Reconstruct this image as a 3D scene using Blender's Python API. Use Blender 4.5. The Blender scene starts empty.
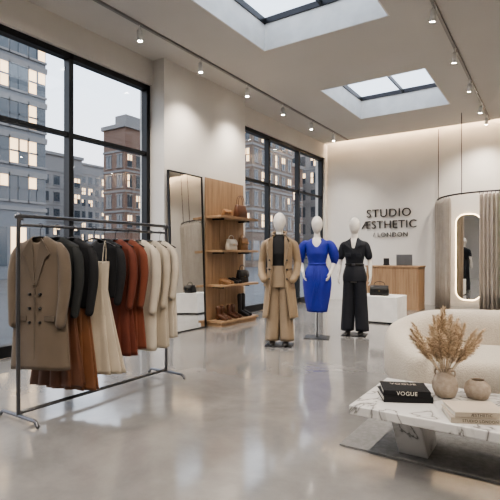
import bpy, bmesh, math, random
from mathutils import Vector, Matrix
random.seed(7)
S=bpy.context.scene
COL=S.collection
pi=math.pi
# ---------------------------------------------------------------- materials
def mat(name,col,rough=.5,metal=0.,col2=None,nscale=5.,stretch=(1,1,1),bump=0.,bscale=60.,emit=None,estr=0.,sheen=0.,coat=0.,spec=.5,detail=4.,trans=0.):
    m=bpy.data.materials.new(name); m.use_nodes=True
    nt=m.node_tree; N=nt.nodes; L=nt.links
    b=N['Principled BSDF']
    b.inputs['Base Color'].default_value=(*col,1); b.inputs['Roughness'].default_value=rough
    b.inputs['Metallic'].default_value=metal
    b.inputs['Specular IOR Level'].default_value=spec
    if sheen: b.inputs['Sheen Weight'].default_value=sheen
    if coat: b.inputs['Coat Weight'].default_value=coat
    if emit: b.inputs['Emission Color'].default_value=(*emit,1); b.inputs['Emission Strength'].default_value=estr
    tc=N.new('ShaderNodeTexCoord'); mp=N.new('ShaderNodeMapping'); mp.inputs['Scale'].default_value=stretch
    L.new(tc.outputs['Object'],mp.inputs['Vector'])
    if col2 is None: col2=tuple(min(1,c*.9) for c in col)
    n=N.new('ShaderNodeTexNoise'); n.inputs['Scale'].default_value=nscale; n.inputs['Detail'].default_value=detail
    L.new(mp.outputs['Vector'],n.inputs['Vector'])
    r=N.new('ShaderNodeValToRGB'); r.color_ramp.elements[0].position=.35; r.color_ramp.elements[1].position=.65
    r.color_ramp.elements[0].color=(*col,1); r.color_ramp.elements[1].color=(*col2,1)
    L.new(n.outputs['Fac'],r.inputs['Fac']); L.new(r.outputs['Color'],b.inputs['Base Color'])
    if bump:
        n2=N.new('ShaderNodeTexNoise'); n2.inputs['Scale'].default_value=bscale; n2.inputs['Detail'].default_value=2
        L.new(mp.outputs['Vector'],n2.inputs['Vector'])
        bp=N.new('ShaderNodeBump'); bp.inputs['Strength'].default_value=bump; bp.inputs['Distance'].default_value=.01
        L.new(n2.outputs['Fac'],bp.inputs['Height']); L.new(bp.outputs['Normal'],b.inputs['Normal'])
    return m
M={}
M['wall']=mat('plaster',(.67,.645,.61),.85,col2=(.63,.605,.57),nscale=1.5,bump=.1,bscale=80)
M['ceil']=mat('ceiling_paint',(.58,.56,.535),.9,nscale=1,col2=(.56,.54,.515))
M['white']=mat('white_paint',(.8,.79,.77),.5)
M['black']=mat('black_frame',(.012,.013,.015),.4,.3)
M['blackm']=mat('dark_steel',(.05,.05,.055),.35,.8)
M['steel']=mat('gunmetal_tube',(.17,.17,.18),.32,.9)
M['rail']=mat('track_aluminium',(.30,.29,.28),.45,.5)
M['oak']=mat('oak',(.38,.25,.15),.5,col2=(.29,.185,.11),nscale=3,stretch=(6,6,.6),bump=.1,bscale=20)
M['oakh']=mat('oak_shelf',(.40,.265,.16),.5,col2=(.30,.195,.115),nscale=3,stretch=(6,.6,6),bump=.1,bscale=20)
M['mann']=mat('mannequin_skin',(.74,.70,.65),.45)
M['taupe']=mat('taupe_wool',(.140,.108,.080),.9,bump=.25,bscale=300,sheen=.15)
M['taupe2']=mat('taupe_lapel',(.11,.085,.063),.9,bump=.25,bscale=300,sheen=.15)
M['char']=mat('charcoal_knit',(.020,.022,.022),.85,bump=.3,bscale=250,sheen=.03)
M['blk']=mat('black_fabric',(.009,.009,.011),.8,bump=.2,bscale=250,sheen=.02)
M['brown']=mat('brown_satin',(.12,.052,.030),.42,bump=.1,bscale=100)
M['tan']=mat('cognac_satin',(.18,.080,.040),.40,bump=.1,bscale=100)
M['rust']=mat('rust_crepe',(.130,.030,.015),.75,bump=.2,bscale=200,sheen=.03)
M['rust2']=mat('terracotta_knit',(.165,.045,.022),.85,bump=.2,bscale=200,sheen=.05)
M['cream']=mat('cream_linen',(.45,.39,.31),.8,bump=.2,bscale=200,sheen=.1)
M['cream2']=mat('ivory_wool',(.50,.445,.37),.85,bump=.2,bscale=200,sheen=.1)
M['camel']=mat('camel_gabardine',(.285,.208,.132),.75,bump=.15,bscale=250,sheen=.1)
M['camel2']=mat('camel_lapel',(.235,.17,.108),.75,bump=.15,bscale=250,sheen=.1)
M['khaki']=mat('khaki_trouser',(.28,.212,.145),.8,bump=.15,bscale=250)
M['blue']=mat('cobalt_crepe',(.010,.020,.30),.6,col2=(.008,.016,.25),bump=.15,bscale=200,sheen=.03)
M['navy']=mat('midnight_fabric',(.010,.012,.019),.7,bump=.15,bscale=200,sheen=.03)
M['curt']=mat('curtain_linen',(.42,.375,.325),.9,bump=.2,bscale=150,sheen=.1)
M['leather']=mat('brown_leather',(.10,.042,.022),.4,bump=.2,bscale=120)
M['leath2']=mat('tan_leather',(.30,.165,.08),.45,bump=.2,bscale=120)
M['leathw']=mat('ivory_leather',(.7,.66,.58),.45,bump=.1,bscale=120)
M['leathb']=mat('black_leather',(.015,.014,.014),.35,bump=.2,bscale=120)
M['gold']=mat('brass',(.6,.42,.18),.3,1)
M['paper']=mat('paper',(.78,.75,.68),.9)
M['bookw']=mat('cream_cover',(.52,.455,.375),.6)
M['ceramic']=mat('stoneware',(.44,.37,.30),.75,col2=(.35,.285,.225),nscale=40,bump=.3,bscale=60)
M['pampas']=mat('pampas',(.72,.59,.44),.9,col2=(.60,.47,.33),nscale=30)
M['screen']=mat('laptop_shell',(.25,.26,.28),.35,.8)
M['txt']=mat('sign_bronze',(.05,.045,.04),.4,.5)
M['led']=mat('warm_led',(1,.8,.55),.5,emit=(1,.74,.46),estr=7)
M['lens']=mat('lamp_lens',(1,.9,.8),.5,emit=(1,.92,.8),estr=80)
M['mirror']=mat('mirror_glass',(.85,.86,.86),.02,1,col2=(.84,.85,.85))
M['rug']=mat('wool_rug',(.25,.245,.24),.95,col2=(.20,.195,.19),nscale=30,bump=.5,bscale=150)
M['asph']=mat('asphalt',(.08,.082,.086),.6,col2=(.055,.056,.06),nscale=2)
# boucle
m=mat('boucle',(.56,.505,.43),.95,col2=(.50,.445,.375),nscale=70,sheen=.3); M['boucle']=m
nt=m.node_tree;N=nt.nodes;L=nt.links
v=N.new('ShaderNodeTexVoronoi'); v.inputs['Scale'].default_value=95; tc=N.new('ShaderNodeTexCoord'); L.new(tc.outputs['Object'],v.inputs['Vector'])
bp=N.new('ShaderNodeBump'); bp.inputs['Strength'].default_value=.5; bp.inputs['Distance'].default_value=.007; bp.invert=True
L.new(v.outputs['Distance'],bp.inputs['Height']); L.new(bp.outputs['Normal'],N['Principled BSDF'].inputs['Normal'])
# marble
m=mat('white_marble',(.74,.73,.71),.18); M['marble']=m
nt=m.node_tree;N=nt.nodes;L=nt.links
tc=N.new('ShaderNodeTexCoord'); n=N.new('ShaderNodeTexNoise'); n.inputs['Scale'].default_value=2.6; n.inputs['Detail'].default_value=9; n.inputs['Distortion'].default_value=1.3
L.new(tc.outputs['Object'],n.inputs['Vector'])
r=N.new('ShaderNodeValToRGB'); e=r.color_ramp.elements; e[0].position=.45;e[0].color=(.64,.63,.615,1); e[1].position=.55;e[1].color=(.62,.61,.60,1)
k=e.new(.50);k.color=(.16,.155,.15,1); k=e.new(.485);k.color=(.50,.49,.48,1); k=e.new(.515);k.color=(.50,.49,.48,1)
L.new(n.outputs['Fac'],r.inputs['Fac']); L.new(r.outputs['Color'],N['Principled BSDF'].inputs['Base Color'])
# concrete floor
m=mat('polished_concrete',(.36,.35,.34),.22); M['floor']=m
nt=m.node_tree;N=nt.nodes;L=nt.links; b=N['Principled BSDF']
tc=N.new('ShaderNodeTexCoord'); n=N.new('ShaderNodeTexNoise'); n.inputs['Scale'].default_value=1.3; n.inputs['Detail'].default_value=12; n.inputs['Roughness'].default_value=.68; n.inputs['Distortion'].default_value=.3
L.new(tc.outputs['Object'],n.inputs['Vector'])
r=N.new('ShaderNodeValToRGB'); e=r.color_ramp.elements; e[0].position=.3;e[0].color=(.165,.160,.155,1); e[1].position=.7;e[1].color=(.275,.268,.26,1)
L.new(n.outputs['Fac'],r.inputs['Fac']); L.new(r.outputs['Color'],b.inputs['Base Color'])
mr=N.new('ShaderNodeMapRange'); mr.inputs['From Min'].default_value=.3; mr.inputs['From Max'].default_value=.7; mr.inputs['To Min'].default_value=.10; mr.inputs['To Max'].default_value=.17
L.new(n.outputs['Fac'],mr.inputs['Value']); L.new(mr.outputs['Result'],b.inputs['Roughness']); b.inputs['Specular IOR Level'].default_value=.9
b.inputs['Coat Weight'].default_value=.45; b.inputs['Coat Roughness'].default_value=.07; b.inputs['Coat IOR'].default_value=1.5
# glass
m=bpy.data.materials.new('window_glass'); m.use_nodes=True; nt=m.node_tree; nt.nodes.clear()
o=nt.nodes.new('ShaderNodeOutputMaterial'); mx=nt.nodes.new('ShaderNodeMixShader'); t=nt.nodes.new('ShaderNodeBsdfTransparent'); g=nt.nodes.new('ShaderNodeBsdfGlossy')
t.inputs['Color'].default_value=(.95,.97,.98,1); g.inputs['Roughness'].default_value=.0; mx.inputs[0].default_value=.05
nt.links.new(t.outputs[0],mx.inputs[1]); nt.links.new(g.outputs[0],mx.inputs[2]); nt.links.new(mx.outputs[0],o.inputs[0]); M['glass']=m
# brick etc.
def brick(name,c1,c2,mo,sc):
    m=mat(name,c1,.85); nt=m.node_tree;N=nt.nodes;L=nt.links
    tc=N.new('ShaderNodeTexCoord'); mp=N.new('ShaderNodeMapping'); mp.inputs['Rotation'].default_value=(pi/2,0,pi/4)
    br=N.new('ShaderNodeTexBrick'); br.inputs['Scale'].default_value=sc; br.inputs['Color1'].default_value=(*c1,1);br.inputs['Color2'].default_value=(*c2,1);br.inputs['Mortar'].default_value=(*mo,1)
    L.new(tc.outputs['Object'],mp.inputs['Vector']); L.new(mp.outputs['Vector'],br.inputs['Vector']); L.new(br.outputs['Color'],N['Principled BSDF'].inputs['Base Color'])
    return m
M['brick']=brick('red_brick',(.15,.085,.06),(.18,.105,.075),(.17,.14,.12),2)
M['brick2']=brick('brown_brick',(.145,.10,.075),(.17,.12,.09),(.17,.145,.12),2)
M['stone']=mat('stone_facade',(.22,.21,.205),.8)
M['stone2']=mat('grey_cladding',(.15,.155,.165),.5)
M['dglass']=mat('dark_pane',(.05,.065,.08),.08,spec=.8)
M['lit']=mat('lit_pane',(1,.7,.4),.5,emit=(1,.68,.40),estr=1.7,col2=(.9,.6,.3),nscale=1)
# ---------------------------------------------------------------- mesh helpers
def group(name,loc=(0,0,0),rz=0,rot=None):
    e=bpy.data.objects.new(name,None); COL.objects.link(e); e.location=loc; e.empty_display_size=.2
    e.rotation_euler=rot if rot else (0,0,rz); return e
def mk(name,vs,fs,mt,par=None,smooth=False,mis=None):
    me=bpy.data.meshes.new(name); me.from_pydata([tuple(v) for v in vs],[],fs)
    mts=mt if isinstance(mt,list) else [mt]
    for k in mts: me.materials.append(M[k])
    if mis: 
        for p,i in zip(me.polygons,mis): p.material_index=i
    bm=bmesh.new(); bm.from_mesh(me); bmesh.ops.recalc_face_normals(bm,faces=bm.faces); bm.to_mesh(me); bm.free()
    if smooth: me.polygons.foreach_set('use_smooth',[True]*len(me.polygons))
    o=bpy.data.objects.new(name,me); COL.objects.link(o)
    if par: o.parent=par
    return o
def boxd(b):
    x0,x1,y0,y1,z0,z1=b
    v=[(x0,y0,z0),(x1,y0,z0),(x1,y1,z0),(x0,y1,z0),(x0,y0,z1),(x1,y0,z1),(x1,y1,z1),(x0,y1,z1)]
    f=[(0,3,2,1),(4,5,6,7),(0,1,5,4),(1,2,6,5),(2,3,7,6),(3,0,4,7)]
    return v,f
def boxes(name,bs,mt,par=None,bevel=0,seg=2):
    V=[];F=[]
    for b in bs:
        v,f=boxd(b); n=len(V); V+=v; F+=[tuple(i+n for i in q) for q in f]
    o=mk(name,V,F,mt,par)
    if bevel:
        md=o.modifiers.new('bevel','BEVEL'); md.width=bevel; md.segments=seg; md.limit_method='ANGLE'
    return o
def box(name,x0,x1,y0,y1,z0,z1,mt,par=None,bevel=0,seg=2): return boxes(name,[(x0,x1,y0,y1,z0,z1)],mt,par,bevel,seg)
def loftd(rings,cap=True,closed=True):
    n=len(rings[0]); V=[p for r in rings for p in r]; F=[]
    for j in range(len(rings)-1):
        for i in range(n if closed else n-1):
            a=j*n+i; b=j*n+(i+1)%n; F.append((a,b,b+n,a+n))
    if cap and closed:
        F.append(tuple(range(n))[::-1]); k=(len(rings)-1)*n; F.append(tuple(range(k,k+n)))
    return V,F
def tubed(pts,rad,n=12,sub=4,smooth=True,round_=True):
    pts=[Vector(p) for p in pts]
    if not isinstance(rad,(list,tuple)): rad=[rad]*len(pts)
    P=[];R=[]
    if smooth and len(pts)>2:
        for i in range(len(pts)-1):
            p0=pts[max(i-1,0)];p1=pts[i];p2=pts[i+1];p3=pts[min(i+2,len(pts)-1)]
            for s in range(sub):
                t=s/sub
                P.append(.5*((2*p1)+(p2-p0)*t+(2*p0-5*p1+4*p2-p3)*t*t+(3*p1-p0-3*p2+p3)*t**3)); R.append(rad[i]*(1-t)+rad[i+1]*t)
        P.append(pts[-1]);R.append(rad[-1])
    else: P=pts;R=list(rad)
    if round_:
        d0=(P[0]-P[1]).normalized(); d1=(P[-1]-P[-2]).normalized(); r0=R[0];r1=R[-1]
        pre=[(P[0]+d0*r0*math.sin(a),r0*math.cos(a)) for a in (1.35,.9,.45)]
        post=[(P[-1]+d1*r1*math.sin(a),r1*math.cos(a)) for a in (.45,.9,1.35)]
        P=[p for p,_ in pre]+P+[p for p,_ in post]; R=[r for _,r in pre]+R+[r for _,r in post]
    T=(P[1]-P[0]).normalized(); up=Vector((0,0,1)) if abs(T.z)<.9 else Vector((0,1,0))
    nrm=T.cross(up).normalized(); rings=[]
    for i,p in enumerate(P):
        t=(P[min(i+1,len(P)-1)]-P[max(i-1,0)])
        if t.length>1e-9: t.normalize()
        else: t=T
        nrm=(nrm-t*nrm.dot(t)).normalized(); bn=t.cross(nrm)
        rings.append([p+(nrm*math.cos(2*pi*k/n)+bn*math.sin(2*pi*k/n))*R[i] for k in range(n)])
    return loftd(rings)
def tube(name,pts,rad,mt,par=None,n=12,sub=4,smooth=True):
    v,f=tubed(pts,rad,n,sub,smooth); return mk(name,v,f,mt,par,True)
def joind(parts):
    V=[];F=[]
    for v,f in parts:
        n=len(V); V+=list(v); F+=[tuple(i+n for i in q) for q in f]
    return V,F
def rev(name,prof,mt,par=None,loc=(0,0,0),n=40):
    rings=[[(loc[0]+r*math.cos(2*pi*k/n),loc[1]+r*math.sin(2*pi*k/n),loc[2]+z) for k in range(n)] for r,z in prof]
    v,f=loftd(rings,True); return mk(name,v,f,mt,par,True)
def ell(cx,cy,z,rx,ry,n=32,p=2.):
    o=[]
    for k in range(n):
        a=2*pi*k/n; c=math.cos(a);s=math.sin(a)
        o.append((cx+rx*math.copysign(abs(c)**(2/p),c),cy+ry*math.copysign(abs(s)**(2/p),s),z))
    return o
def lerp(tab,z):
    tab=sorted(tab,key=lambda q:-q[0])
    if z>=tab[0][0]: return tab[0][1:]
    for a,b in zip(tab,tab[1:]):
        if z>=b[0]:
            t=(a[0]-z)/(a[0]-b[0]); return tuple(a[i]*(1-t)+b[i]*t for i in range(1,len(a)))
    return tab[-1][1:]
def shell(name,prof,zt,zb,mt,par,vneck=0,gap=None,ripple=(0,1,0),nth=72,nz=36,solid=.006,rp=1.5,hem=0,vp=6):
    """garment shell; front is -Y. prof rows (z,rx,ry[,cy])"""
    prof=[(q+(0,))[:4] if len(q)<4 else q for q in prof]
    rings=[]
    for j in range(nz+1):
        u=j/nz; ring=[]
        zz=zt+(zb-zt)*(u**1.25)
        for i in range(nth+(1 if gap else 0)):
            if gap:
                g=lerp([(a,b) for a,b in gap],zz)[0]; a=-pi/2+g+(2*pi-2*g)*i/nth
            else: a=-pi/2+2*pi*i/nth
            fr=max(0,-math.sin(a))**vp
            z0=zt-vneck*fr; z=z0+(zb-z0)*(u**1.25)
            rx,ry,cy=lerp(prof,z)
            d=max(0,(zt-z)/(zt-zb))**rp
            k=1+ripple[0]*d*(math.sin(ripple[1]*a+ripple[2])+.35*math.sin(ripple[1]*1.7*a+1))
            ring.append((rx*k*math.cos(a),cy+ry*k*math.sin(a),z+hem*math.sin(3*a)*d))
        rings.append(ring)
    v,f=loftd(rings,False,not gap)
    o=mk(name,v,f,mt,par,True)
    if solid:
        s=o.modifiers.new('thick','SOLIDIFY'); s.thickness=solid; s.offset=0
    return o
def plate(name,pts,th,mt,par,bevel=0):
    n=len(pts); V=[(x,y-th/2,z) for x,y,z in pts]+[(x,y+th/2,z) for x,y,z in pts]
    F=[tuple(range(n)),tuple(range(2*n-1,n-1,-1))]+[(i,(i+1)%n,(i+1)%n+n,i+n) for i in range(n)]
    o=mk(name,V,F,mt,par)
    if bevel:
        md=o.modifiers.new('b','BEVEL'); md.width=bevel; md.segments=2
    return o
def text(name,s,size,mt,par,loc,rot,ext=.01,space=1.,off=0.,align='CENTER'):
    c=bpy.data.curves.new(name,'FONT'); c.body=s; c.size=size; c.extrude=ext; c.align_x=align; c.align_y='CENTER'; c.space_character=space; c.offset=off
    o=bpy.data.objects.new(name,c); COL.objects.link(o); o.location=loc; o.rotation_euler=rot; c.materials.append(M[mt])
    if par: o.parent=par
    return o
# ---------------------------------------------------------------- room
H=4.45; XL=-5.6; XI=-5.25; YB=12.4; XR=4.2; YN=-3.
box('floor',-5.8,XR+.2,YN-.2,YB+.2,-.2,0,'floor')
holes=[(-.4,1.85),(3.9,6.15),(8.2,10.45)]; hx0,hx1=-3.79,-1.83; HT=H+.46  # first opening is an unseen skylight, added behind the camera for more light
bs=[(-5.8,hx0,YN-.2,12.2,H,HT),(hx1,XR+.2,YN-.2,12.2,H,HT)]
ys=[YN-.2]+[y for h in holes for y in h]+[12.2]
for i in range(0,len(ys),2): bs.append((hx0,hx1,ys[i],ys[i+1],H,HT))
bs.append((-5.8,XR+.2,12.2,YB+.2,HT-.1,HT))
boxes('ceiling',bs,'ceil')
box('wall_back',-5.8,XR+.2,YB,YB+.2,0,HT-.1,'wall')
box('wall_right',XR,XR+.2,YN,YB,0,H,'wall')
box('wall_front',-5.8,XR+.2,YN-.2,YN,0,H,'wall')
boxes('wall_left',[(-5.8,XI,5.45,7.78,0,H),(-5.8,-5.5,YN,5.45,4.05,H),(-5.8,-5.5,7.78,YB,4.05,H),(-5.8,-5.5,YN,-.4,0,4.05),(-5.8,-5.5,12.25,YB,0,4.05)],'wall')
box('baseboard_back',-5.48,XR-.01,YB-.015,YB-.001,0,.09,'wall')
box('baseboard_left',XI+.001,XI+.015,5.45,7.78,0,.09,'wall')
def window(name,ys,z0=0.02,z1=4.05,zt=2.93):
    g=group(name,(-5.62,0,0)); w=.035
    B=[(-.06,.06,ys[0],ys[-1],z1-.08,z1),(-.06,.06,ys[0],ys[-1],z0,z0+.14),(-.04,.04,ys[0],ys[-1],zt-.03,zt+.03)]
    for i,y in enumerate(ys):
        a=y-w; b=y+w
        if i==0: a=y; b=y+2*w
        if i==len(ys)-1: a=y-2*w; b=y
        B.append((-.06,.06,a,b,z0,z1))
    boxes('frame',B,'black',g)
    box('pane',-.005,.005,ys[0],ys[-1],z0+.1,z1-.05,'glass',g)
window('window_1',[-.39,1.06,2.51,3.96,5.44]); window('window_2',[7.8,9.26,10.77,12.24])
for y0,y1 in holes:
    g=group('skylight',((hx0+hx1)/2,(y0+y1)/2,HT)); a=(hx1-hx0)/2; b=(y1-y0)/2
    boxes('frame',[(-a,a,-b,-b+.04,-.05,.04),(-a,a,b-.04,b,-.05,.04),(-a,-a+.04,-b,b,-.05,.04),(a-.04,a,-b,b,-.05,.04),(-.015,.015,-b,b,-.04,.03)],'blackm',g)
    boxes('white_lining',[(-a,a,-b,-b+.02,-.46,-.05),(-a,a,b-.02,b,-.46,-.05),(-a,-a+.02,-b+.02,b-.02,-.46,-.05),(a-.02,a,-b+.02,b-.02,-.46,-.05)],'white',g)
    box('pane',-a,a,-b,b,.0,.01,'glass',g)
# cove led
g=group('cove_light',(-.7,12.22,H+.2))
box('led_strip',-4.7,4.7,-.015,.0,0,.03,'led',g)
def area(name,loc,rot,sx,sy,e,col,par=None):
    l=bpy.data.lights.new(name,'AREA'); l.shape='RECTANGLE'; l.size=sx; l.size_y=sy; l.energy=e; l.color=col
    o=bpy.data.objects.new(name,l); COL.objects.link(o); o.location=loc; o.rotation_euler=rot
    if par: o.parent=par
    return o
area('cove_lamp',(0,.06,.12),(math.radians(-12),0,0),9.4,.06,110,(1,.76,.52),g)
# tracks; heads behind the camera are unseen, added for fill
SP=155
def track(x,y0,y1,heads,mt,aim,e=SP):
    g=group('track_light',(x,0,H))
    box('rail',-.02,.02,y0,y1,-.032,-.001,'rail',g)
    for y in heads:
        tx,ty=aim; d=Vector((tx,ty,-2.)).normalized()
        p=Vector((0,y,-.11)); q=p+d*.13
        v,f=joind([tubed([(0,y,-.02),(0,y,-.11)],.008,8,smooth=False),tubed([p-d*.01,q],.034,16,smooth=False,round_=False)])
        mk('head',v,f,mt,g,True)
        c=q+d*.002; mk('lens',*tubed([c,c+d*.003],.030,16,smooth=False,round_=False),'lens',g)
        l=bpy.data.lights.new('bulb','SPOT'); l.energy=e; l.spot_size=math.radians(108); l.spot_blend=.95; l.color=(1,.89,.77); l.shadow_soft_size=.06
        o=bpy.data.objects.new('bulb',l); COL.objects.link(o); o.parent=g; o.location=q+d*.04; o.rotation_euler=d.to_track_quat('-Z','Y').to_euler()
track(-4.75,-2,12.1,[-1,.4,1.8,3.1,4.45,5.75,7.1,8.45,9.8,11.1],'white',(-.1,.3))
track(-1.27,-2,12.1,[-1.2,.2,1.7,3.2,4.7,6.1,7.6,9.1,10.6,11.6],'white',(-.3,.6))
track(2.2,-2,12.1,[-1.2,.6,2.4,4.2,6,7.8,9.6,11.2],'white',(-.7,.2))  # whole track is out of view, added to brighten the room
# ---------------------------------------------------------------- garment rack
g=group('clothing_rack',(-3.4,0,0)); r=.015; y0,y1=1.96,3.56
tube('frame',[(0,y0,.06),(0,y0,1.46),(0,y0+.03,1.54),(0,y0+.1,1.57),(0,y1-.1,1.57),(0,y1-.03,1.54),(0,y1,1.46),(0,y1,.06)],r,'steel',g,12,6)
tube('hanging_rail',[(0,y0,1.50),(0,y1,1.50)],.011,'steel',g,12,smooth=False)
tube('base_rail',[(0,y0,.07),(0,y1,.07)],r,'steel',g,12,smooth=False)
for y in (y0,y1): tube('foot',[(-.25,y,.016),(-.22,y,.045),(-.15,y,.05),(.15,y,.05),(.22,y,.045),(.25,y,.016)],.014,'steel',g,12,4)
def hanger(g):
    pts=[(-.19,0,-.07),(-.1,0,-.03),(0,0,.0),(.1,0,-.03),(.19,0,-.07)]
    tube('hanger_bar',pts,.007,'blackm',g,8)
    hk=[(0,0,0),(0,0,.045)]+[(.019*math.sin(a),0,.085-.019*math.cos(a)+.0) for a in (0.3,1,1.7,2.4,3.1,3.8,4.5)]
    tube('hook',hk,.0025,'blackm',g,6,3)
ZG=1.415
def sleeves(g,mt,L=.6,w=.2,r0=.055,fwd=.02):
    for s in (-1,1):
        pts=[(s*(w-.045),0,-.078),(s*(w-.005),-.003,-.15),(s*(w+.012),-fwd*.6,-.28),(s*(w+.014),-fwd,-.06-L*.6),(s*(w-.005),-fwd*2.2,-.06-L)]
        tube('sleeve',pts,[r0*.62,r0*.85,r0*.9,r0*.82,r0*.7],mt,g,14,5)
def P(w,L,flare,dep=.05,dep2=.07,waist=None):
    pr=[(0,.055,.035),(-.03,.11,.045),(-.075,w,.05),(-.15,w+.0,dep)]
    if waist: pr.append((-waist[0],waist[1],dep))
    pr.append((-L,flare,dep2)); return pr
def coat(y,mt,mt2,L,rz,name,w=.2,buttons=True,fl=.24):
    g=group(name,(-3.4,y,ZG),rz); hanger(g)
    shell('body',P(w,L,fl,.055,.075),0,-L,mt,g,vneck=.05,ripple=(.07,5,y*7),hem=.006)
    sleeves(g,mt,.62,w)
    for s in (-1,1):
        plate('lapel',[(s*.045,-.055,-.01),(s*.10,-.060,-.10),(s*.125,-.062,-.14),(s*.085,-.066,-.17),(s*.012,-.072,-.40),(s*.0,-.070,-.36),(s*.02,-.06,-.12)],.008,mt2,g,.002)
    if buttons:
        for k in range(3):
            for s in (-1,1): tube('button',[(s*.045,-.068,-.45-.11*k),(s*.045,-.075,-.45-.11*k)],.012,'leathb',g,10,smooth=False)
        for s in (-1,1): box('pocket',s*.12-.045,s*.12+.045,-.070,-.058,-.66,-.62,mt2,g,.003)
    box('placket',-.004,.004,-.080,-.062,-L+.02,-.40,mt2,g)
    return g
def top(y,mt,L,rz,name,skirt=None,SL=0,w=.195,sl=.55,k=11,fl=None,rip=.07,rk=6,waist=None):
    g=group(name,(-3.4,y,ZG),rz); hanger(g)
    shell('body',P(w,L,fl or w-.02,.05,.06,waist),0,-L,mt,g,vneck=.04,ripple=(rip,rk,y*9),hem=.005,nth=108)
    if sl: sleeves(g,mt,sl,w,.046)
    if skirt:
        shell('skirt',[(-L+.12,.13,.04),(-L-.1,.16,.05),(-SL,.22,.075)],-L+.12,-SL,skirt,g,ripple=(.16,k,y*5),rp=.8,nth=144,hem=.004)
    return g
R=math.radians
coat(2.14,'taupe','taupe2',1.04,R(24),'wool_coat',.205)
top(2.29,'char',.56,R(20),'sweater_and_skirt','brown',1.20,sl=.56)
top(2.43,'blk',.58,R(20),'jacket_and_skirt','tan',1.26,sl=.56)
g=group('slip_dress',(-3.37,2.63,ZG),R(26)); hanger(g)
shell('bodice',[(-.2,.135,.045),(-.45,.12,.045),(-1.17,.25,.09)],-.2,-1.17,'cream',g,vneck=.08,ripple=(.16,12,0),nth=144,rp=1.3)
for s in (-1,1): tube('strap',[(s*.09,-.035,-.22),(s*.095,-.02,-.1),(s*.1,0,-.022),(s*.1,.02,-.1),(s*.09,.035,-.22)],.005,'cream',g,8)
top(2.76,'blk',.52,R(12),'cardigan',sl=.5,w=.185)
top(2.89,'rust',1.06,R(14),'rust_dress',sl=.55,w=.185,fl=.20,rip=.14,rk=9,waist=(.42,.15))
top(3.03,'rust2',1.02,R(12),'knit_dress',sl=.55,w=.185,fl=.19,rip=.12,rk=8,waist=(.42,.15))
coat(3.18,'cream2','cream',1.06,R(12),'ivory_coat',.19,False,.2)
top(3.33,'cream',1.06,R(12),'cream_dress',sl=.58,w=.185,fl=.2,rip=.12,rk=8)
top(3.465,'cream2',.98,R(10),'ivory_blouse_dress',sl=.5,w=.18,fl=.19,rip=.12,rk=8)
# ---------------------------------------------------------------- mannequins
BP=[(1.60,.048,.052),(1.54,.052,.055),(1.51,.080,.065),(1.475,.155,.08),(1.43,.18,.092),(1.36,.16,.105),(1.29,.148,.118),(1.2,.125,.092),(1.13,.115,.085),(1.02,.150,.105),(.93,.170,.112),(.84,.165,.108)]
def bodyparts(arms,torso_bot=.84):
    parts=[]
    zs=[1.64,1.60,1.57,1.54,1.52,1.5,1.475,1.45,1.42,1.38,1.33,1.28,1.22,1.15,1.08,1.0,.93,torso_bot]
    parts.append(loftd([ell(0,0,z,*lerp(BP,z),n=32) for z in zs]))
    hr=[]
    for i in range(17):
        a=pi*i/16; u=(1-math.cos(a))/2; z=1.585+.285*u; s=max(.03,math.sin(a))
        w=.068+.022*min(1,u*1.5); hr.append(ell(0,-.018+.022*u,z,w*s,(w+.018)*s,n=28))
    parts.append(loftd(hr))
    for (sh,el,wr,hd) in arms:
        sh,el,wr,hd=map(Vector,(sh,el,wr,hd))
        parts.append(tubed([sh,(sh+el)/2,el,(el+wr)/2,wr],[.048,.041,.035,.032,.023],16,5))
        d=hd.normalized(); side=math.copysign(1,sh.x); inn=Vector((-side,0,0)); inn=(inn-d*inn.dot(d)).normalized(); fw=d.cross(inn); 
        if fw.y>0: fw=-fw
        pr=[]
        for t,wd,th in ((-.01,.022,.02),(.02,.03,.019),(.05,.038,.016),(.085,.038,.013)):
            c=wr+d*t; pr.append([c+fw*wd*math.cos(2*pi*k/16)+inn*th*math.sin(2*pi*k/16) for k in range(16)])
        parts.append(loftd(pr))
        for k,(o,ln) in enumerate(((.029,.068),(.0095,.076),(-.0095,.071),(-.028,.055))):
            b=wr+d*.075+fw*o; t=fw*o*.25
            parts.append(tubed([b,b+d*ln*.45+t*.4+inn*.004,b+d*ln*.8+t*.7+inn*.014,b+d*ln+t+inn*.026],[.0088,.0085,.0078,.0065],10,3))
        b=wr+d*.02+fw*.024
        parts.append(tubed([b,b+d*.03+fw*.022+inn*.006,b+d*.055+fw*.03+inn*.012,b+d*.078+fw*.03+inn*.02],[.013,.011,.0095,.007],10,3))
    return parts
def body(g,arms,tb=.84):
    v,f=joind(bodyparts(arms,tb)); o=mk('figure',v,f,'mann',g,True)
    r=o.modifiers.new('remesh','REMESH'); r.mode='VOXEL'; r.voxel_size=.0055; r.use_smooth_shade=True
    s=o.modifiers.new('sm','SMOOTH'); s.factor=.5; s.iterations=3
def scale(pr,k,dz=0): return [(q[0]+dz,q[1]*k+.004,q[2]*k+.004) for q in pr]
def base(g): box('base_plate',-.19,.19,-.17,.17,0,.012,'blackm',g,.003)
def shoe(g,x,y,mt='leathb'):
    rings=[]
    for t,w,h in ((.10,.012,.05),(.09,.03,.075),(.05,.036,.085),(0,.037,.075),(-.06,.043,.055),(-.11,.042,.04),(-.15,.028,.03),(-.165,.008,.018)):
        rings.append([(x+w*math.cos(a),y+t,.014+max(0,h*.5*(1+math.sin(a)))) for a in [2*pi*k/18 for k in range(18)]])
    v,f=loftd(rings); mk('shoe',v,f,mt,g,True)
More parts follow.
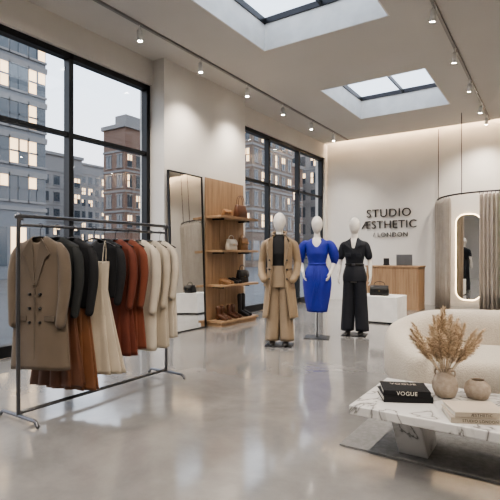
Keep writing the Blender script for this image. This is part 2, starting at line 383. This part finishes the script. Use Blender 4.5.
def legs(g,mt,zt,zb,wt,wb,sp,amp=.05):
    for s in (-1,1):
        rings=[]
        for j in range(19):
            u=j/18; z=zt+(zb-zt)*u; w=wt+(wb-wt)*u; n=36; cx=s*(sp*.8+sp*.45*u)
            ring=[]
            for k in range(n):
                a=2*pi*k/n; q=1+amp*u*math.sin(5*a+s)
                cr=1+.07*max(0,-math.sin(a))**10
                ring.append((cx+w*q*math.cos(a),w*1.12*q*cr*math.sin(a)+.01,z))
            rings.append(ring)
        v,f=loftd(rings,True); mk('trouser_leg',v,f,mt,g,True)
# M1 trench
g=group('mannequin_in_trench_coat',(-3.24,5.67,0),R(22)); base(g)
body(g,[],.84)
shell('black_top',scale(BP,1.02),1.56,.95,'blk',g,solid=.004)
shell('waistband',[(1.12,.122,.094),(1.0,.160,.115),(.9,.176,.122),(.82,.178,.122)],1.12,.82,'khaki',g)
legs(g,'khaki',.93,.07,.094,.100,.082)
for s in (-1,1): shoe(g,s*.095,-.02)
CP=[(1.56,.075,.07),(1.53,.095,.085),(1.495,.165,.095),(1.45,.195,.112),(1.3,.180,.138),(1.12,.165,.132),(.95,.192,.15),(.40,.245,.185)]
shell('coat_body',CP,1.56,.40,'camel',g,gap=[(1.56,1.0),(1.4,.85),(1.12,.55),(.9,.50),(.40,.7)],ripple=(.05,7,1),solid=.012,hem=.01)
for s in (-1,1):
    tube('coat_sleeve',[(s*.162,0,1.448),(s*.207,.01,1.40),(s*.240,.03,1.24),(s*.252,.02,1.14),(s*.238,-.07,1.0),(s*.205,-.12,.93)],[.048,.060,.056,.055,.052,.05],'camel',g,18,5)
    tube('cuff_strap',[(s*.237+.056*math.cos(a),-.075+.052*math.sin(a),.995+.02*math.sin(a)) for a in [2*pi*k/16 for k in range(17)]],.007,'camel2',g,8,1)
    plate('lapel',[(s*.078,-.070,1.56),(s*.125,-.105,1.48),(s*.170,-.118,1.41),(s*.14,-.130,1.375),(s*.158,-.130,1.34),(s*.095,-.138,1.10),(s*.078,-.135,1.14),(s*.082,-.110,1.42)],.012,'camel2',g,.003)
    plate('pocket_flap',[(s*.15,-.138,.96),(s*.183,-.12,.97),(s*.215,-.115,.84),(s*.178,-.138,.83)],.012,'camel2',g,.003)
    for k in range(3): tube('button',[(s*.118,-.125,1.2-.13*k),(s*.122,-.142,1.2-.13*k)],.013,'leathb',g,10,smooth=False)
tube('collar',[(.085,-.08,1.55),(.092,0,1.585),(0,.082,1.60),(-.092,0,1.585),(-.085,-.08,1.55)],[.014,.018,.020,.018,.014],'camel2',g,12,6)
tube('belt',[(.12,-.115,1.06),(.172,-.02,1.08),(.11,.115,1.09),(-.11,.115,1.09),(-.172,-.02,1.08),(-.12,-.115,1.06),(-.105,-.145,.95),(-.115,-.15,.72)],.012,'camel2',g,10,6)
# M2 blue dress
g=group('mannequin_in_blue_dress',(-3.05,6.50,0),R(20)); base(g)
tube('stand_pole',[(0,0,.01),(0,0,.9)],.011,'blackm',g,12,smooth=False)
body(g,[((s*.165,0,1.43),(s*.255,.05,1.17),(s*.205,-.08,1.0),(-s*.22,-.55,-.8)) for s in (-1,1)],.84)
DP=[(1.545,.07,.064),(1.51,.10,.08),(1.475,.165,.09),(1.43,.188,.104),(1.36,.172,.118),(1.29,.162,.13),(1.2,.138,.104),(1.13,.126,.095),(1.06,.165,.118),(.95,.205,.140),(.84,.215,.146),(.65,.192,.138),(.40,.145,.112)]
shell('dress',DP,1.52,.40,'blue',g,vneck=.13,ripple=(.035,6,2),vp=10)
tube('waist_tie',[(.128*math.cos(a)*1.04,.097*math.sin(a)*1.04,1.13) for a in [2*pi*k/24 for k in range(25)]],.013,'blue',g,10,1)
for s in (-1,1):
    tube('puff_sleeve',[(s*.150,0,1.452),(s*.200,0,1.43),(s*.238,.012,1.34),(s*.258,.03,1.24),(s*.257,.045,1.16)],[.042,.062,.076,.074,.046],'blue',g,20,5)
for k,(xa,xb) in enumerate(((.07,-.05),(.02,-.09),(-.04,.08))):
    tube('drape_fold',[(xa,-.115-.0,1.09),(xa*.9,-.138,.92),((xa+xb)/2,-.139,.72),(xb,-.115,.47)],[.006,.014,.012,.005],'blue',g,10,5)
# M3 jumpsuit
g=group('mannequin_in_jumpsuit',(-2.66,7.06,0),R(12)); base(g)
body(g,[((s*.165,0,1.43),(s*.232,.03,1.17),(s*.25,-.04,.94),(s*.0,-.18,-1)) for s in (-1,1)],.84)
JP=[(q[0],q[1]*1.04+.01,q[2]*1.04+.01) for q in BP]
shell('bodice',JP,1.545,.85,'navy',g,vneck=.17,vp=8,ripple=(.02,7,0))
for s in (-1,1):
    tube('short_sleeve',[(s*.140,0,1.455),(s*.178,0,1.42),(s*.207,.008,1.32),(s*.218,.014,1.25)],[.040,.054,.057,.058],'navy',g,18,5)
    plate('collar_lapel',[(s*.05,-.08,1.535),(s*.12,-.098,1.49),(s*.13,-.118,1.43),(s*.012,-.138,1.34),(s*.03,-.12,1.43)],.008,'navy',g,.003)
    box('chest_pocket',s*.085-.04,s*.085+.04,-.142,-.126,1.24,1.30,'navy',g,.006)
legs(g,'navy',.95,.07,.100,.105,.092,.05)
for s in (-1,1): shoe(g,s*.10,-.02)
tube('belt',[(.136*math.cos(a),.107*math.sin(a),1.12) for a in [2*pi*k/24 for k in range(25)]],.019,'leathb',g,10,1)
box('belt_buckle',-.026,.026,-.137,-.118,1.10,1.14,'steel',g,.004)
# ---------------------------------------------------------------- mirror
g=group('full_length_mirror',(XI+.13,5.92,.0),rot=(0,R(-2.0),0))
boxes('frame',[(-.02,.02,-.43,-.41,.0,2.65),(-.02,.02,.41,.43,.0,2.65),(-.02,.02,-.41,.41,.0,.02),(-.02,.02,-.41,.41,2.63,2.65),(-.02,-.008,-.41,.41,.02,2.63)],'black',g)
box('mirror_glass',-.007,.006,-.41,.41,.02,2.63,'mirror',g)
# ---------------------------------------------------------------- shelving
g=group('shelving_unit',(XI+.005,7.05,0))
ZS=[.06,.70,1.32,1.93]
boxes('back_panel',[(0.016,.045,-.60+.2*k+.002,-.60+.2*(k+1)-.002,0,2.66) for k in range(6)],'oak',g,.002)
boxes('shelves',[(.045,.40,-.58,.6,z,z+.04) for z in ZS],'oakh',g,.003)
boxes('plinth',[(.045,.36,-.56,.58,0,.06)],'oakh',g)
boxes('brackets',[(.045,.30,s-.006,s+.006,z-.03,z) for z in ZS[1:] for s in (-.4,.42)],'black',g)
SX=XI+.23
def handbag(name,loc,w,h,d,mt,rz=R(90),handle=.1,flap=True):
    g=group(name,loc,rz)
    rings=[ell(0,0,z,w/2*k,d/2*q,28,5) for z,k,q in ((0,.9,.85),(.012,1,1),(h*.5,.98,.85),(h*.9,.9,.5),(h,.86,.35))]
    v,f=loftd(rings); mk('bag_body',v,f,mt,g,True)
    if flap:
        rings=[[(x*w/2*.93,y,z) for x in (-1,-.5,0,.5,1)] for y,z in ((d*.2,h*.97),(0,h*1.02),(-d*.3,h*.95),(-d*.47,h*.7),(-d*.5,h*.45))]
        v,f=loftd(rings,False,False); o=mk('flap',v,f,mt,g,True); s=o.modifiers.new('s','SOLIDIFY'); s.thickness=.006
        box('clasp',-.012,.012,-d*.5-.010,-d*.5+.0,h*.45,h*.52,'gold',g,.003)
    if handle: 
        for y in ((-.02,.02) if not flap else (0,)):
            tube('handle',[(-w*.28,y,h*.93),(-w*.25,y,h+handle*.6),(-w*.1,y,h+handle),(w*.1,y,h+handle),(w*.25,y,h+handle*.6),(w*.28,y,h*.93)],.006,mt,g,8,5)
def boot(g,x,y,sh,mt,heel=.03):
    ps=[tubed([(x,y,.055+heel),(x,y-.06,.045+heel*.6),(x,y-.13,.036),(x,y-.185,.03)],[.036,.04,.036,.026],14,5)]
    if sh>.12: ps.append(tubed([(x,y,.06+heel),(x,y+.0,sh*.5+.04),(x,y+.005,sh)],[.037,.042,.05],16,5))
    v,f=boxd((x-.03,x+.03,y-.02,y+.035,0,.05+heel)); ps.append((v,f))
    v,f=boxd((x-.034,x+.034,y-.19,y-.07,0,.02)); ps.append((v,f))
    v,f=joind(ps); o=mk('boot',v,f,mt,g,True); r=o.modifiers.new('r','REMESH'); r.mode='VOXEL'; r.voxel_size=.006; r.use_smooth_shade=True
    s=o.modifiers.new('sm','SMOOTH'); s.iterations=4
def pair(name,y,z,sh,mt,heel=.03):
    g=group(name,(SX-.06,y,z),R(90)); boot(g,-.055,0,sh,mt,heel); boot(g,.06,0,sh,mt,heel)
T=.0405
handbag('tote_handbag',(SX,7.28,ZS[3]+T),.34,.25,.15,'leather',handle=.17,flap=False)
handbag('clutch_bag',(SX,6.83,ZS[3]+T),.26,.13,.08,'leath2',handle=0)
handbag('ivory_handbag',(SX,6.98,ZS[2]+T),.28,.20,.12,'leathw',handle=.07)
handbag('tan_handbag',(SX,7.36,ZS[2]+T),.24,.24,.12,'leath2',handle=.06)
handbag('black_handbag',(SX,7.34,ZS[1]+T),.32,.24,.13,'leathb',handle=.09)
pair('ankle_boots',6.8,ZS[1]+T,.1,'leath2',.02); pair('loafers',7.06,ZS[1]+T,.1,'leathb',.02)
pair('leather_boots',6.72,ZS[0]+T,.2,'leather'); pair('chelsea_boots',7.05,ZS[0]+T,.2,'leather'); pair('tall_boots',7.4,ZS[0]+T,.38,'leathb')
# ---------------------------------------------------------------- counter & plinth
g=group('reception_counter',(-3.2,11.2,0))
box('counter_front',-.61,.61,-.3,-.26,.0,.98,'oak',g); boxes('counter_sides',[(-.61,-.57,-.26,.3,0,.98),(.57,.61,-.26,.3,0,.98)],'oak',g)
boxes('front_slats',[(-.61+.061*k+.004,-.61+.061*(k+1)-.004,-.312,-.3,.04,.96) for k in range(20)],'oak',g,.002)
box('counter_top',-.63,.63,-.33,.32,.98,1.02,'oakh',g,.004)
box('shelf_inside',-.57,.57,-.2,.28,.5,.53,'oakh',g)
g=group('laptop',(-2.98,11.2,1.022),R(12)); box('keyboard_base',-.18,.18,-.12,.12,0,.016,'screen',g,.004)
plate('screen',[(-.18,-.14,.016),(.18,-.14,.016),(.18,-.14,.26),(-.18,-.14,.26)],.01,'screen',g,.003)
g=group('card_reader',(-3.4,11.15,1.022),R(-5)); box('body',-.05,.05,-.08,.08,0,.03,'blk',g,.006); plate('display',[(-.07,-.0,.03),(.07,.0,.03),(.07,.0,.17),(-.07,.0,.17)],.015,'blk',g,.004)
g=group('display_plinth',(-2.76,8.78,0)); box('block',-.40,.38,-.32,.32,.03,.50,'white',g,.006); box('recessed_base',-.37,.35,-.29,.29,0,.03,'black',g)
handbag('black_bag',(-2.78,8.68,.502),.36,.19,.18,'leathb',R(15),.07)
g=group('sign_lettering',(-3.72,YB-.03,0))
rt=(pi/2,0,0)
text('line_studio','STUDIO',.31,'txt',g,(0,0,2.39),rt,.015,1.12,-.001)
text('line_aesthetic','ÆSTHETIC',.30,'txt',g,(0,0,2.08),rt,.015,1.06,-.001)
text('line_london','/ LONDON',.17,'txt',g,(.05,0,1.81),rt,.012,1.14,-.001)
# ---------------------------------------------------------------- fitting room
cx,cy,RR=-1.1,YB,1.35
def arc(a,r=RR): return (cx+r*math.cos(R(a)),cy-r*math.sin(R(a)))
FG=group('fitting_room_curtain',(0,0,0))
g=FG
tube('hoop',[(*arc(a),2.64) for a in range(178,1,-4)],.018,'blackm',g,10,1)
for a in (178,118,60,3):
    x,y=arc(a); y=min(y,YB-.03); tube('drop_rod',[(x,y,2.62),(x,y,H-.01)],.009,'blackm',g,8,smooth=False)
x,y=arc(177); tube('end_post',[(x,y-.0,.02),(x,y,2.62)],.012,'blackm',g,8,smooth=False)
def curtain(a0,a1):
    g=FG; n=int(abs(a1-a0)*3); rings=[]
    for z in (2.59,2.5,2.2,1.6,1.0,.5,.02):
        ring=[]
        for i in range(n+1):
            a=a0+(a1-a0)*i/n; amp=.05 if z<2.55 else .03
            rr=RR+amp*math.sin(i*.62+.15*math.sin(z*2))+.014*math.sin(i*.23+z)
            x,y=arc(a,rr); ring.append((x,min(y,YB-.02),z))
        rings.append(ring)
    v,f=loftd(rings,False,False); o=mk('curtain_fabric',v,f,'curt',g,True); s=o.modifiers.new('s','SOLIDIFY'); s.thickness=.004
    for i in range(0,n+1,10):
        x,y=arc(a0+(a1-a0)*i/n); y=min(y,YB-.03)
        tube('ring',[(x,y+.0,2.59),(x,y,2.65)],.006,'blackm',g,6,smooth=False)
curtain(174,133); curtain(101,4)
g=group('wall_mirror',(-1.76,YB-.012,0))
def rr(w,z0,z1,r,y,n=10):
    o=[]
    for (X,Z,a0) in ((w-r,z0+r,-90),(w-r,z1-r,0),(-w+r,z1-r,90),(-w+r,z0+r,180)):
        for k in range(n+1):
            a=R(a0+90*k/n); o.append((X+r*math.cos(a),y,Z+r*math.sin(a)))
    return o
plate('mirror_glass',rr(.27,.18,2.26,.2,-.028),.012,'mirror',g)
tube('led_edge',rr(.28,.17,2.27,.21,-.018)+[rr(.28,.17,2.27,.21,-.018)[0]],.010,'led',g,8,1)
box('backing',-.22,.22,-.02,.008,.3,2.1,'white',g)
# ---------------------------------------------------------------- sofa
g=group('curved_sofa',(.24,2.2,.012))
def pol(r,a): return (r*math.cos(R(a)),r*math.sin(R(a)))
AL,AR=121.,59.
rings=[]
na=30; prof=[(2.12,.10),(2.08,.16),(2.07,.30),(2.10,.375),(2.17,.405),(2.5,.42),(2.9,.42),(2.95,.3),(2.95,.08),(2.2,.06)]
for i in range(na+1):
    a=AL-1+(AR-AL+2)*i/na; rings.append([(*pol(r,a),z) for r,z in prof])
v,f=loftd(rings,True); o=mk('seat',v,f,'boucle',g,True); sd=o.modifiers.new('s','SUBSURF'); sd.levels=2; sd.render_levels=2
path=[(2.15,AL,.42),(2.35,AL+1.2,.45),(2.6,AL+2.,.52),(2.82,AL+1.,.60),(2.96,AL-3,.67),(3.0,AL-8,.71),(3.0,AL-20,.72),(3.0,90,.72),(3.0,AR+20,.72),(3.0,AR+8,.71),(2.96,AR+3,.67),(2.82,AR-1.,.60),(2.6,AR-2.,.52),(2.35,AR-1.2,.45),(2.15,AR,.42)]
pts=[Vector((*pol(r,a),h)) for r,a,h in path]
fine=[]
for i in range(len(pts)-1):
    p0=pts[max(i-1,0)];p1=pts[i];p2=pts[i+1];p3=pts[min(i+2,len(pts)-1)]
    for s in range(5):
        t=s/5; fine.append(.5*((2*p1)+(p2-p0)*t+(2*p0-5*p1+4*p2-p3)*t*t+(3*p1-p0-3*p2+p3)*t**3))
fine.append(pts[-1])
rings=[]; nf=len(fine)
for i,p in enumerate(fine):
    t=fine[min(i+1,nf-1)]-fine[max(i-1,0)]; t.z=0; t.normalize(); nr=Vector((t.y,-t.x,0))
    e=min(i,nf-1-i); k=[.35,.7,.9][e] if e<3 else 1.
    w=.15*k; h=p.z*(.93+.07*k); ring=[]
    for j in range(24):
        a=2*pi*j/24; c=math.cos(a); s_=math.sin(a)
        X=w*math.copysign(abs(c)**.75,c); Z=.05+(h-.05)*(.5+.5*math.copysign(abs(s_)**.55,s_))
        ring.append((p.x+nr.x*X,p.y+nr.y*X,Z))
    rings.append(ring)
v,f=loftd(rings,True); o=mk('backrest',v,f,'boucle',g,True)
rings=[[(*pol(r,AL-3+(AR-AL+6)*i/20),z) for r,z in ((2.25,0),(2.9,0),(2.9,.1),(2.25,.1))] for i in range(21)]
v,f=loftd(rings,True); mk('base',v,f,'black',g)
box('rug',-1.2,2.4,2.9,6.0,0,.012,'rug',None,.004)
# ---------------------------------------------------------------- coffee table
g=group('marble_coffee_table',(-.3,2.98,.012))
box('top',-.72,.72,-.37,.37,.315,.368,'marble',g,.006)
for s in (-1,1):
    x=s*.46
    V=[(x-.07,-.0,0),(x+.11,-.0,0),(x+.11,.26,0),(x-.07,.26,0),(x-.13,-.06,.315),(x+.06,-.06,.315),(x+.06,.30,.315),(x-.13,.30,.315)]
    o=mk('leg',V,boxd((0,1,0,1,0,1))[1],'marble',g); md=o.modifiers.new('b','BEVEL'); md.width=.006; md.segments=2
TZ=.3805
def book(g,w,d,z,h,mt,rz,name='book'):
    e=bpy.data.objects.new(name,None); COL.objects.link(e); e.parent=g; e.location=(0,0,z); e.rotation_euler=(0,0,rz)
    boxes('cover',[(-w/2,w/2,-d/2,d/2,0,.004),(-w/2,w/2,-d/2,d/2,h-.004,h),(-w/2,w/2,-d/2,-d/2+.004,0,h)],mt,e,.001)
    box('pages',-w/2+.005,w/2-.005,-d/2+.004,d/2-.006,.004,h-.004,'paper',e); return e
g=group('black_book_stack',(-.785,2.94,TZ),R(28))
book(g,.29,.22,0,.036,'blk',0); e=book(g,.275,.21,.0365,.032,'blk',R(-4))
text('title','VOGUE',.034,'paper',e,(0,-.1055,.016),(pi/2,0,0),.0006,1.1)
text('cover_title','VOGUE',.045,'bookw',e,(0,.05,.0325),(0,0,0),.0004,1.1)
g=group('cream_book_stack',(-.37,2.79,TZ),R(24))
e=book(g,.29,.22,0,.03,'bookw',0); text('title','STUDIO LONDON',.02,'txt',e,(0,-.111,.015),(pi/2,0,0),.0005,1.1)
e=book(g,.27,.205,.0305,.028,'bookw',R(5)); text('title','ÆSTHETIC',.02,'txt',e,(0,-.1035,.014),(pi/2,0,0),.0005,1.2)
g=group('vase_with_pampas_grass',(-.575,3.10,TZ))
rev('vase',[(.045,0),(.06,.01),(.076,.05),(.078,.085),(.062,.125),(.036,.15),(.032,.165),(.040,.18),(.034,.18),(.026,.165),(.03,.15),(.05,.12),(.06,.08),(.05,.02),(.01,.01)],'ceramic',g)
for s in (-1,1): tube('lug',[(s*.034,0,.165),(s*.055,0,.165),(s*.06,0,.145),(s*.05,0,.13)],.006,'ceramic',g,8)
random.seed(3)
SV=[];SF=[];PV=[];PF=[]
NP=30
for k in range(NP):
    az=2*pi*k*.618+random.uniform(-.2,.2); lean=(.03,.20,.10,.16)[k%4]+random.uniform(-.02,.03); h=random.uniform(.37,.45)-lean*.7
    base_=Vector((math.cos(az)*.010,math.sin(az)*.010,.12)); mid=Vector((math.cos(az)*lean*.40,math.sin(az)*lean*.40,.17+h*.20)); tip=Vector((math.cos(az)*lean,math.sin(az)*lean,.13+h)); 
    v,f=tubed([base_,mid,tip],[.0022,.002,.001],5,4); n=len(SV); SV+=v; SF+=[tuple(i+n for i in q) for q in f]
    for s in range(560):
        t=random.random()**.9; c=mid.lerp(tip,t)
        env=.038*math.sin(pi*min(1,.14+t*.82))+.006
        a=random.uniform(0,2*pi); out=Vector((math.cos(a),math.sin(a),.0))*env*random.uniform(.4,1.15)
        ax=(tip-mid).normalized(); e_=c+out+ax*random.uniform(.01,.04)-Vector((0,0,.006)); m_=c+out*.45+ax*.016
        w=Vector((random.uniform(-1,1),random.uniform(-1,1),random.uniform(-1,1))).normalized()*.0013
        n=len(PV); PV+=[c-w,c+w,m_+w*1.4,m_-w*1.4,e_]; PF+=[(n,n+1,n+2,n+3),(n+3,n+2,n+4)]
mk('stems',SV,SF,'pampas',g,True); mk('plumes',PV,PF,'pampas',g)
g=group('ceramic_bowl',(-.40,3.17,TZ))
rev('bowl',[(.04,0),(.062,.01),(.076,.045),(.072,.085),(.05,.108),(.042,.118),(.037,.116),(.045,.1),(.062,.08),(.066,.045),(.05,.015),(.01,.012)],'ceramic',g)
# ---------------------------------------------------------------- outside
box('ground',-160,-5.8,-60,200,-.35,-.2,'asph')
def building(name,x0,x1,y0,y1,h,body,fh=3.4,cw=2.6,ww=.6,wh=.6,lit=.35,z0=4.5,shop=True,seed=1,dark='dglass'):
    rnd=random.Random(seed); V=[];F=[];I=[]
    def add(b,mi):
        v,f=boxd(b); n=len(V); V.extend(v); F.extend([tuple(i+n for i in q) for q in f]); I.extend([mi]*6)
    cx_,cy_=(x0+x1)/2,(y0+y1)/2
    X0,X1,Y0,Y1=x0-cx_,x1-cx_,y0-cy_,y1-cy_
    add((X0,X1,Y0,Y1,-.2,h),0); add((X0-.25,X1+.25,Y0-.25,Y1+.25,h,h+.5),3)
    add((X0+1,X0+3,Y0+1,Y0+4,h,h+2.),3)
    nz=int((h-z0-.5)/fh)
    for k in range(nz+1):
        add((X0-.08,X1+.08,Y0-.08,Y1+.08,z0+k*fh-.45,z0+k*fh-.2),3)
    for axis in (0,1):
        a0,a1=(Y0,Y1) if axis==0 else (X0,X1); nc=max(1,int((a1-a0)/cw)); st=(a1-a0)/nc
        for c in range(nc):
            for k in range(nz):
                u0=a0+st*(c+.5-ww/2); u1=a0+st*(c+.5+ww/2); q0=z0+k*fh+.2; q1=q0+fh*wh
                mi=2 if rnd.random()<lit else 1
                um=(u0+u1)/2; qm=(q0+q1)/2
                if mi==2:
                    parts_=[(u0,um,q0 if rnd.random()<.5 else qm,q1),(um,u1,qm if rnd.random()<.5 else q0,q1)]
                    if rnd.random()<.4: parts_=parts_[:1]
                else: parts_=[]
                if axis==0:
                    add((X1-.05,X1+.03,u0,u1,q0,q1),1)
                    for p in parts_: add((X1-.03,X1+.04,*p),2)
                    add((X1,X1+.10,u0-.1,u1+.1,q0-.14,q0),3); add((X1,X1+.10,u0-.1,u1+.1,q1,q1+.16),3); add((X1,X1+.07,um-.05,um+.05,q0,q1),1); add((X1,X1+.07,u0,u1,qm-.05,qm+.05),1)
                else:
                    add((u0,u1,Y0-.03,Y0+.05,q0,q1),1)
                    for p in parts_: add((p[0],p[1],Y0-.04,Y0+.03,p[2],p[3]),2)
                    add((u0-.1,u1+.1,Y0-.10,Y0,q0-.14,q0),3); add((u0-.1,u1+.1,Y0-.10,Y0,q1,q1+.16),3); add((um-.05,um+.05,Y0-.07,Y0,q0,q1),1); add((u0,u1,Y0-.07,Y0,qm-.05,qm+.05),1)
            if shop:
                u0=a0+st*(c+.1); u1=a0+st*(c+.9); mi=2 if rnd.random()<.4 else 1
                if axis==0: add((X1-.05,X1+.04,u0,u1,.6,3.0),mi)
                else: add((u0,u1,Y0-.04,Y0+.05,.6,3.0),mi)
    g=group(name,(cx_,cy_,0)); mk('facade',V,F,[body,dark,'lit','stone'],g,False,I)
building('office_building',-48,-28,2,18,17.5,'stone2',2.3,1.2,.90,.66,.6,seed=2)
building('brick_building',-48,-44,38.9,46,17,'brick',2.5,1.4,.5,.6,.35,seed=3)
building('tower_block',-110,-95,70,84,23,'stone',2.8,2.0,.55,.55,.35,seed=4)
building('tower_block',-85,-70,42,52,18,'stone',2.8,2.0,.55,.55,.4,seed=14)
building('brick_building',-44,-30,46,56,20,'brick2',2.6,1.6,.5,.6,.4,seed=5)
building('brick_building',-48,-34,58,67,15,'brick',2.6,1.6,.5,.6,.4,seed=6)
building('stone_building',-48,-32,69,82,20,'stone',2.8,1.8,.5,.6,.4,seed=7)
building('brick_building',-52,-34,84,108,23,'brick2',2.8,1.8,.5,.6,.4,seed=8)
# ---------------------------------------------------------------- world
w=bpy.data.worlds.new('dusk_sky'); S.world=w; w.use_nodes=True; nt=w.node_tree; N=nt.nodes; L=nt.links
bg=N['Background']; tc=N.new('ShaderNodeTexCoord'); sx=N.new('ShaderNodeSeparateXYZ'); L.new(tc.outputs['Generated'],sx.inputs[0])
r=N.new('ShaderNodeValToRGB'); e=r.color_ramp.elements; e[0].position=0;e[0].color=(.25,.26,.28,1); e[1].position=1;e[1].color=(.62,.72,.86,1)
k=e.new(.03);k.color=(.78,.72,.72,1); k=e.new(.35);k.color=(.66,.71,.80,1)
n=N.new('ShaderNodeTexNoise'); n.inputs['Scale'].default_value=3; n.inputs['Detail'].default_value=6; L.new(tc.outputs['Generated'],n.inputs['Vector'])
ma=N.new('ShaderNodeMath'); ma.operation='MULTIPLY_ADD'; ma.inputs[1].default_value=.35; L.new(n.outputs['Fac'],ma.inputs[0]); L.new(sx.outputs['Z'],ma.inputs[2])
ms=N.new('ShaderNodeMath'); ms.operation='SUBTRACT'; ms.inputs[1].default_value=.16; L.new(ma.outputs[0],ms.inputs[0])
L.new(ms.outputs[0],r.inputs['Fac']); L.new(r.outputs['Color'],bg.inputs['Color']); bg.inputs['Strength'].default_value=2.5
S.view_settings.look='AgX - Medium High Contrast'; S.view_settings.exposure=.42
# ---------------------------------------------------------------- camera
c=bpy.data.cameras.new('camera'); c.lens=33.26; c.sensor_width=36; c.shift_y=.01; c.clip_end=500
o=bpy.data.objects.new('camera',c); COL.objects.link(o); o.location=(0,0,1.27); o.rotation_euler=(pi/2,0,math.atan2(.5505,.8348)); S.camera=o
